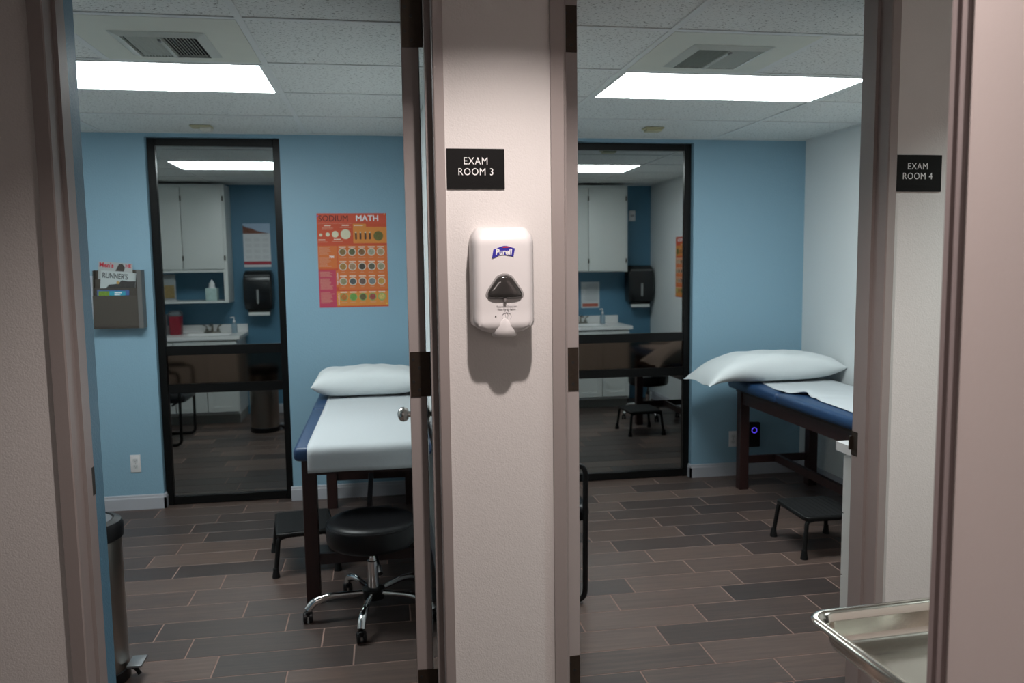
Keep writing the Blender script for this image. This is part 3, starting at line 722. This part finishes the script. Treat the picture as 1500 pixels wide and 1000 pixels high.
pillow('white covered pillow with loose case end hanging off the exam table edge', (2.53, 5.13, .757), .93, .40, .19, .02, True, 5, 0)
# ---- rolling stools
def rolling_stool(loc, ang, label, seat_z=.44):
    t = thing('rolling_stool', label, 'stool', loc, ang, 'black rolling stools')
    b = B(); z = seat_z
    lathe(b, [(.02, z-.115), (.17, z-.115), (.188, z-.108), (.196, z-.092), (.199, z-.06), (.199, z-.035), (.195, z-.015), (.182, z-.003), (.15, z), (.08, z-.003), (.01, z-.004)], n=48); obj('seat', b, BLKVIN, t, smooth=50)
    b = B(); tube(b, [(.197*math.cos(2*PI*i/40), .197*math.sin(2*PI*i/40), z-.018) for i in range(40)], .004, 6, True); obj('seat_piping', b, BLKVIN, t, smooth=True)
    b = B(); lathe(b, [(.05, z-.135), (.055, z-.116)], n=20); obj('seat_plate', b, BLKPL, t)
    b = B(); lathe(b, [(.013, .20), (.013, z-.13)], n=18); obj('gas_rod', b, CHROME, t, smooth=True)
    b = B(); lathe(b, [(.025, .10), (.025, .245), (.018, .247), (.018, .262)], n=22); obj('gas_cylinder', b, CHROME, t, smooth=40)
    b = B(); lathe(b, [(.030, .068), (.048, .075), (.050, .118), (.036, .124)], n=24); obj('hub', b, BLKPL, t, smooth=40)
    b = B(); tube(b, fillet([(0, .02, z-.125), (0, .16, z-.128), (0, .24, z-.16)], .05), .006, 8); lv = obj('height_lever', b, BLKPL, t, smooth=True)
    b = B(); tube(b, [(0, .21, z-.147), (0, .25, z-.165)], .011, 8); obj('lever_grip', b, BLKPL, lv, smooth=True)
    for k in range(5):
        a = k*2*PI/5; c, s = math.cos(a), math.sin(a)
        P = fillet([(.035, 0, .102), (.19, 0, .108), (.262, 0, .088), (.286, 0, .056)], .06, 6)
        b = B(); tube(b, [(p.x*c, p.x*s, p.z) for p in P], .013, 10, radii=[.012+.006*min(1, i/8) for i in range(len(P))]); lg = obj('base_leg', b, CHROME, t, smooth=True)
        cx, cy = .288*c, .288*s
        b = B(); lathe(b, [(.007, .05), (.007, .066)], (cx, cy, 0), 10); box(b, cx-.011, cx+.011, cy-.02, cy+.02, .03, .054, bev=.006, seg=2); cs = obj('caster_hood', b, BLKPL, t, smooth=True)
        for d in (-1, 1):
            b = B(); lathe(b, [(.019, d*.004), (.0245, d*.006), (.0245, d*.018), (.018, d*.021)], (cx, cy, .0245), 20, 'X'); obj('caster_wheel', b, BLKPL, cs, smooth=40)
    return t
rolling_stool((-.075, 3.63, 0), math.radians(188), 'round black rolling stool with chrome star base below the food poster exam table')
rolling_stool((2.60, 3.36, 0), math.radians(20), 'round black rolling stool before the vanity, seen reflected in window')
# ---- step stools
def step_stool(loc, rz, wx, wy, label):
    t = thing('step_stool', label, 'step stool', loc, rz, 'black step stools')
    hx, hy, z = wx/2, wy/2, .222
    b = B(); loft(b, [[(x, y, zz) for x, y in rrect(-hx-e, hx+e, -hy-e, hy+e, .022, 5)] for zz, e in ((z-.026, -.002), (z-.022, 0), (z-.006, 0), (z-.002, -.004))]); obj('platform', b, BLKMET, t, smooth=50)
    b = B(); prism(b, rrect(-hx+.01, hx-.01, -hy+.01, hy-.01, .015, 4), z-.003, z); mt_ = obj('rubber_mat', b, RUBBER, t)
    for i in range(9):
        x = -hx+.025+i*(wx-.05)/8; bx('mat_rib', RUBBER, mt_, x-.003, x+.003, -hy+.016, hy-.016, z-.0005, z+.0012)
    for sy in (-1, 1):
        for sx in (-1, 1):
            P = fillet([(sx*(hx-.05), sy*(hy-.02), z-.022), (sx*(hx-.012), sy*(hy-.012), z-.028), (sx*(hx+.006), sy*(hy+.004), .03)], .03, 6)
            b = B(); tube(b, P, .0115, 10); lg = obj('leg', b, BLKMET, t, smooth=True)
            b = B(); lathe(b, [(.019, 0), (.0195, .006), (.0145, .034), (.0135, .05)], (sx*(hx+.007), sy*(hy+.0045), 0), 16); obj('rubber_foot', b, RUBBER, lg, smooth=40)
step_stool((-.44, 4.37, 0), math.radians(8), .29, .38, 'black metal step stool beside the exam table below the food poster')
step_stool((2.292, 4.055, 0), math.radians(-2), .30, .36, 'black metal step stool beside the exam table against white wall')
# ---- arm chairs with sled side frames (front towards +x)
def arm_chair(loc, label):
    t = thing('arm_chair', label, 'chair', loc, 0, 'black arm chairs')
    for y in (0, .54):
        P = fillet([(0, y, .012), (.004, y, .645), (-.40, y, .650), (-.50, y, .012)], .05, 6, True)
        b = B(); tube(b, P, .0125, 10, True); obj('side_frame', b, BLKMET, t, smooth=True)
        b = B(); loft(b, [[(x, y+yy, zz) for x, yy in rrect(-.34, -.06, -.022, .022, .02, 4)] for zz in (.660, .676)]); obj('armrest', b, BLKPL, t, smooth=40)
    b = B(); loft(b, [[(x, yy, zz) for x, yy in rrect(-.47+e, .035-e, .018+e, .522-e, .05, 5)] for zz, e in ((.372, .02), (.378, .004), (.41, 0), (.435, .004), (.452, .03), (.456, .09))]); obj('seat', b, BLKVIN, t, smooth=60)
    b = B(); loft(b, [[(x-.50-(zz-.5)*.10, yy, zz) for x, yy in rrect(-.02, .035, .02+e, .52-e, .015, 4)] for zz, e in ((.50, .03), (.52, .0), (.70, -.0), (.83, .01), (.855, .04))]); obj('backrest', b, BLKVIN, t, smooth=60)
    for x, z in ((-.06, .36), (-.40, .36)):
        b = B(); tube(b, [(x, 0, z), (x, .54, z)], .010, 8); obj('cross_bar', b, BLKMET, t, smooth=True)
    for y in (.08, .46):
        b = B(); tube(b, fillet([(-.40, y, .36), (-.50, y, .38), (-.515, y, .56)], .05), .010, 8); obj('back_support', b, BLKMET, t, smooth=True)
arm_chair((.880, 3.565, 0), 'black arm chair with sled frame behind the open door of room 4')
arm_chair((-1.757, 3.22, 0), 'black arm chair with sled frame seen reflected in window by magazine rack')
# ---- trash can
t = thing('pedal_bin', 'stainless steel pedal bin with black lid just inside the left doorway', 'trash can', (-1.124, 3.22, 0))
b = B(); lathe(b, [(.122, .03), (.130, .045), (.130, .555)], n=40); obj('body', b, mat('bin steel', (.36, .34, .31), .3, 1), t, smooth=40)
b = B(); lathe(b, [(.132, 0), (.135, .01), (.134, .045), (.128, .05)], n=40); obj('base_ring', b, BLKPL, t, smooth=40)
b = B(); lathe(b, [(.132, .55), (.138, .556), (.139, .60), (.132, .616), (.108, .624), (.105, .619)], n=40); ld_ = obj('lid_ring', b, BLKPL, t, smooth=40)
b = B(); lathe(b, [(.104, .617), (.100, .622), (.06, .628), (.01, .629)], n=40); obj('lid_disc', b, mat('lid grey', (.16, .16, .17), .35, .6), ld_, smooth=40)
bx('pedal', mat('pedal grey', (.25, .26, .27), .35, .5), t, .135, .190, -.045, .045, .055, .066, bev=.004)
b = B(); tube(b, fillet([(.125, 0, .045), (.155, 0, .04), (.17, 0, .012)], .02), .008, 8); tube(b, [(.125, 0, .05), (.165, 0, .057)], .008, 8); obj('pedal_arm', b, BLKPL, t, smooth=True)

# ================================================================== SINK WALLS (seen in the window reflections)
def shaker(parent, x0, x1, z0, z1, y, name='door'):
    d = B(); f = .05
    box(d, x0, x1, y, y+.010, z0, z1); o = obj(name, d, WHITEC, parent)
    d = B(); box(d, x0, x0+f, y+.010, y+.020, z0, z1); box(d, x1-f, x1, y+.010, y+.020, z0, z1); box(d, x0+f, x1-f, y+.010, y+.020, z0, z0+f); box(d, x0+f, x1-f, y+.010, y+.020, z1-f, z1)
    obj('door_frame', d, WHITEC, o); return o
def vanity(x0, x1, label, ctlabel, sx):
    t = thing('vanity_cabinet', label, 'cabinet', (x0, IY, 0), group='white sink vanities'); W_ = x1-x0
    [bx('body_panel', WHITEC, t, *q) for q in ((0, .018, .001, .54, .095, .838), (W_-.018, W_, .001, .54, .095, .838), (.018, W_-.018, .001, .54, .095, .113), (.018, W_-.018, .001, .007, .113, .838), (.018, W_-.018, .52, .54, .80, .838))]; bx('toe_kick', mat('toe kick', (.30, .30, .28), .6), t, .005, W_-.005, .02, .48, 0, .095)
    a = W_/3
    for i in range(3):
        shaker(t, i*a+.004, (i+1)*a-.004, .125, .825, .54) if i or x0 < 0 else [bx('drawer', WHITEC, t, .004, a-.004, .54, .560, z0, z1) for z0, z1 in ((.125, .355), (.361, .596), (.602, .825))]
    c = thing('sink_countertop', ctlabel, 'sink', (x0, IY, .838), group='white sink countertops')
    s0, s1, q0, q1 = sx-x0-.22, sx-x0+.22, .12, .46
    b = B(); e0, e1 = -.02, W_+.03
    for q in ((e0, s0, .001, .575), (s1, e1, .001, .575), (s0, s1, .001, q0), (s0, s1, q1, .575)): box(b, *q, 0.001, .035)
    obj('counter_slab', b, COUNTER, c)
    bx('backsplash', COUNTER, c, e0, e1, .001, .02, .035, .115)
    b = B(); loft(b, [[(x, y, z) for x, y in rrect(s0+e, s1-e, q0+e, q1-e, .06, 6)] for z, e in ((-.0+.034, -.001), (.0, .012), (-.07, .04), (-.085, .08))][::-1]); bm_ = b
    for f in list(b.faces):
        if len(f.verts) > 4 and f.calc_center_median().z > .03: b.faces.remove(f)
    obj('basin', b, COUNTER, c, smooth=50)
    f = B(); X = sx-x0
    box(f, X-.08, X+.08, .045, .095, .035, .05, bev=.006); tube(f, fillet([(X, .07, .045), (X, .07, .12), (X, .19, .115)], .04), .012, 10)
    for s in (-1, 1):
        lathe(f, [(.016, .045), (.014, .075), (.008, .08)], (X+s*.055, .07, 0), 14); tube(f, fillet([(X+s*.055, .07, .078), (X+s*.06, .07, .10), (X+s*.09, .085, .115)], .02), .007, 8)
    obj('faucet', f, mat('brushed nickel', (.42, .39, .34), .28, 1), c, smooth=40)
vanity(-2.31, -1.42, 'white vanity cabinet with shaker doors, reflected in window by magazine rack', 'white countertop with sink under the open shelf cabinet, reflected in window', -1.735)
vanity(1.69, 2.575, 'white vanity cabinet with drawers just inside the room 4 doorway', 'white countertop with sink just inside the room 4 doorway', 2.16)
def wall_cabinet(x0, x1, z0, z1, zd, split, label):
    t = thing('wall_cabinet', label, 'cabinet', (x0, IY, z0), group='white wall cabinets'); W_, h, d = x1-x0, z1-z0, .31
    if zd > z0:
        k = zd-z0
        for q in ((0, .02, 0, h), (W_-.02, W_, 0, h)): bx('side_panel', WHITEC, t, q[0], q[1], .001, d, q[2], q[3])
        bx('shelf_board', WHITEC, t, .02, W_-.02, .001, d, 0, .02); bx('upper_box', WHITEC, t, .02, W_-.02, .001, d, k-.02, h)
        bx('face_stile', WHITEC, t, W_-.04, W_, d, d+.004, 0, h); z_d = k
    else: bx('cabinet_box', WHITEC, t, 0, W_, .001, d, 0, h); z_d = 0
    for a, c in ((.02, split-x0-.004), (split-x0+.004, W_-.025)):
        o = bx('door', WHITEC, t, a, c, d+.001, d+.019, z_d+.012, h-.03, bev=.003)
        for z in (z_d+.12, h-.14): bx('hinge', BRONZE, o, c-.001, c+.012, d+.006, d+.021, z-.025, z+.025)
    return t
wall_cabinet(-2.43, -1.515, 1.19, 2.36, 1.515, -1.93, 'white wall cabinet with open lower shelf, reflected in window by magazine rack')
wall_cabinet(1.70, 2.625, 1.44, 2.36, 1.44, 2.19, 'white wall cabinet with closed doors, reflected in window near pillow')
# ---- towel dispensers
def towel(x, label):
    t = thing('paper_towel_dispenser', label, 'dispenser', (x, IY, 1.10), group='black paper towel dispensers')
    b = B(); loft(b, [[(xx, y, z) for xx, y in rrect(-.145+e, .145-e, .001, dd, .03 if dd > .1 else .02, 5)] for z, e, dd in ((.0, .02, .15), (.02, .008, .19), (.10, 0, .215), (.30, 0, .21), (.37, .006, .19), (.405, .02, .15))]); obj('cover', b, mat('smoked black plastic', (.012, .013, .014), .25), t, smooth=50)
    bx('level_window', mat('pale window', (.32, .33, .32), .3), t, -.01, .01, .213, .218, .07, .21); bx('trim_band', mat('grey band', (.10, .10, .10), .3), t, -.12, .12, .188, .20, .345, .362)
    bx('towel_sheet', mat('towel paper', (.68, .70, .68), .8), t, -.105, .105, .15, .153, -.055, .01)
    b = B(); prism(b, [(.05, .0), (.17, .0), (.155, -.02), (.06, -.02)], -.11, .11, 'X'); obj('outlet_chute', b, BLKPL, t)
towel(-1.25, 'black paper towel dispenser below the calendar, reflected in window by magazine rack')
towel(2.822, 'black paper towel dispenser on the corner wall, reflected in window near pillow')
# ---- calendar
t = thing('wall_calendar', 'wall calendar for 2022 with mountain picture, reflected in dark window', 'calendar', (-1.265, IY, 1.765))
t.rotation_euler = (0, 0, PI)      # now faces +y: local -y points into the room
bx('sheet', mat('calendar paper', (.72, .73, .74), .7), t, -.135, .135, -.002, -.0003, -.225, .225)
b = B(); prism(b, [(-.135, .12), (.135, .12), (.135, .225), (-.135, .225)], -.0024, -.0019, 'Y'); ph = obj('picture', b, mat('sky print', (.40, .52, .68), .6), t)
b = B(); prism(b, [(.135, .12), (.135, .205), (.10, .185), (.05, .175), (0, .15), (-.06, .135), (-.135, .12)], -.0028, -.0023, 'Y'); obj('mountain', b, mat('mountain print', (.20, .07, .04), .6, var=.5, vscale=40), ph)
text('year_lettering', '2022', .034, (-.075, -.003, .10), mat('pale grey print', (.45, .45, .46), .6), t, 'CENTER')
b = B(); prism(b, [(-.135, -.20), (.135, -.20), (.135, -.165), (-.135, -.165)], -.0026, -.0019, 'Y'); obj('red_band', b, mat('red band print', (.42, .03, .05), .6), t)
b = B()
for r in range(4):
    for c in range(3):
        for q in range(4): x = -.085+c*.085; z = .07-r*.06-q*.009; prism(b, [(x-.03, z), (x+.03, z), (x+.03, z+.003), (x-.03, z+.003)], -.0024, -.0019, 'Y')
obj('month_grids', b, mat('faint grid print', (.52, .53, .55), .7), t)
# ---- notice and plate in room 4
t = thing('sink_notice', 'white notice with red footer above the room 4 sink, reflected in window', 'notice', (2.29, IY, 1.185)); t.rotation_euler = (0, 0, PI)
bx('sheet', mat('notice white', (.60, .62, .63), .7), t, -.105, .105, -.0015, -.0003, -.145, .145)
b = B(); prism(b, [(-.09, -.13), (.09, -.13), (.09, -.095), (-.09, -.095)], -.002, -.0014, 'Y'); obj('red_footer', b, mat('notice red', (.45, .10, .06), .6), t)
b = B(); random.seed(4)
for i in range(13): z = .115-i*.015; prism(b, [(-.085, z), (.03+random.random()*.05, z), (.03+random.random()*.05, z+.005), (-.085, z+.005)], -.002, -.0014, 'Y')
obj('printed_lines', b, mat('notice lines', (.38, .39, .42), .7), t)
t = thing('wall_plate', 'small white wall plate high beside the wall cabinet, reflected in window', 'wall plate', (2.77, IY, 2.055)); t.rotation_euler = (0, 0, PI)
bx('plate', WHITEP, t, -.035, .035, -.018, -.0005, -.057, .057, bev=.004); bx('slot', GREYT, t, -.02, .02, -.0195, -.0175, -.01, .01)
# ---- small things by the sinks
def soap(x, y, label):
    t = thing('soap_bottle', label, 'bottle', (x, y, .873), group='clear soap pump bottles')
    b = B(); lathe(b, [(.026, 0), (.029, .006), (.029, .075), (.022, .095), (.011, .104), (.011, .112)], n=24); obj('bottle_body', b, mat('pale blue soap', (.34, .46, .54), .12, trans=.3), t, smooth=50)
    b = B(); lathe(b, [(.013, .108), (.013, .124), (.006, .128), (.005, .155)], n=16); tube(b, fillet([(0, 0, .15), (0, 0, .162), (-.035, 0, .158)], .008), .006, 8); obj('pump', b, WHITEP, t, smooth=40)
soap(-1.50, 2.42, 'clear soap pump bottle at the sink under the open shelf cabinet')
soap(2.385, 2.42, 'clear soap pump bottle at the room 4 sink')
t = thing('tissue_box', 'pale green cube tissue box on the open cabinet shelf', 'tissue box', (-1.69, 2.47, 1.211))
bx('carton', mat('mint carton', (.42, .56, .54), .6, var=.25, vscale=30), t, -.055, .055, -.055, .055, 0, .125, bev=.002)
b = B(); lathe(b, [(.035, .124), (.026, .15), (.030, .165), (.008, .20), (.001, .21)], n=9); obj('tissue', b, mat('tissue', (.75, .76, .76), .9), t, smooth=60)
t = thing('display_frame', 'framed picture stand at the end of the open cabinet shelf', 'picture frame', (-2.10, 2.46, 1.211))
bx('frame', mat('grey frame', (.35, .36, .36), .4), t, -.06, .06, -.012, .0, 0.01, .265, bev=.003); bx('picture', mat('ochre picture', (.28, .20, .08), .6, var=.5, vscale=40), t, -.048, .048, .0, .0015, .03, .16); bx('picture_head', mat('pale mat', (.30, .33, .34), .6), t, -.048, .048, .0, .0015, .16, .25); bx('base', mat('clear base', (.45, .46, .46), .3), t, -.075, .075, -.04, .04, 0, .012)
t = thing('sharps_container', 'red sharps container on the sink counter', 'container', (-2.055, 2.46, .873))
b = B(); loft(b, [[(x, y, z) for x, y in rrect(-.055-e, .055+e, -.06-e, .06+e, .02, 4)] for z, e in ((0, -.006), (.01, -.002), (.19, .003))]); obj('tub', b, mat('sharps red', (.26, .015, .03), .4), t, smooth=40)
b = B(); loft(b, [[(x, y, z) for x, y in rrect(-.06-e, .06+e, -.065-e, .065+e, .02, 4)] for z, e in ((.188, .0), (.215, .0), (.24, -.02))]); obj('lid', b, mat('sharps lid', (.10, .12, .13), .35), t, smooth=40)
t = thing('glove_box', 'white and teal carton beside the red sharps container', 'box', (-2.195, 2.46, .873))
bx('carton', mat('glove carton', (.62, .64, .65), .6), t, -.045, .045, -.06, .06, 0, .20); bx('teal_panel', mat('glove teal', (.10, .36, .38), .6), t, -.044, .044, .06, .0612, .02, .09)

for o in bpy.data.objects:
    if o.type == 'MESH' and o.name.split('.')[0] in ('small_print', 'fine_print', 'braille', 'month_grids', 'printed_lines'): o['kind'] = 'stuff'
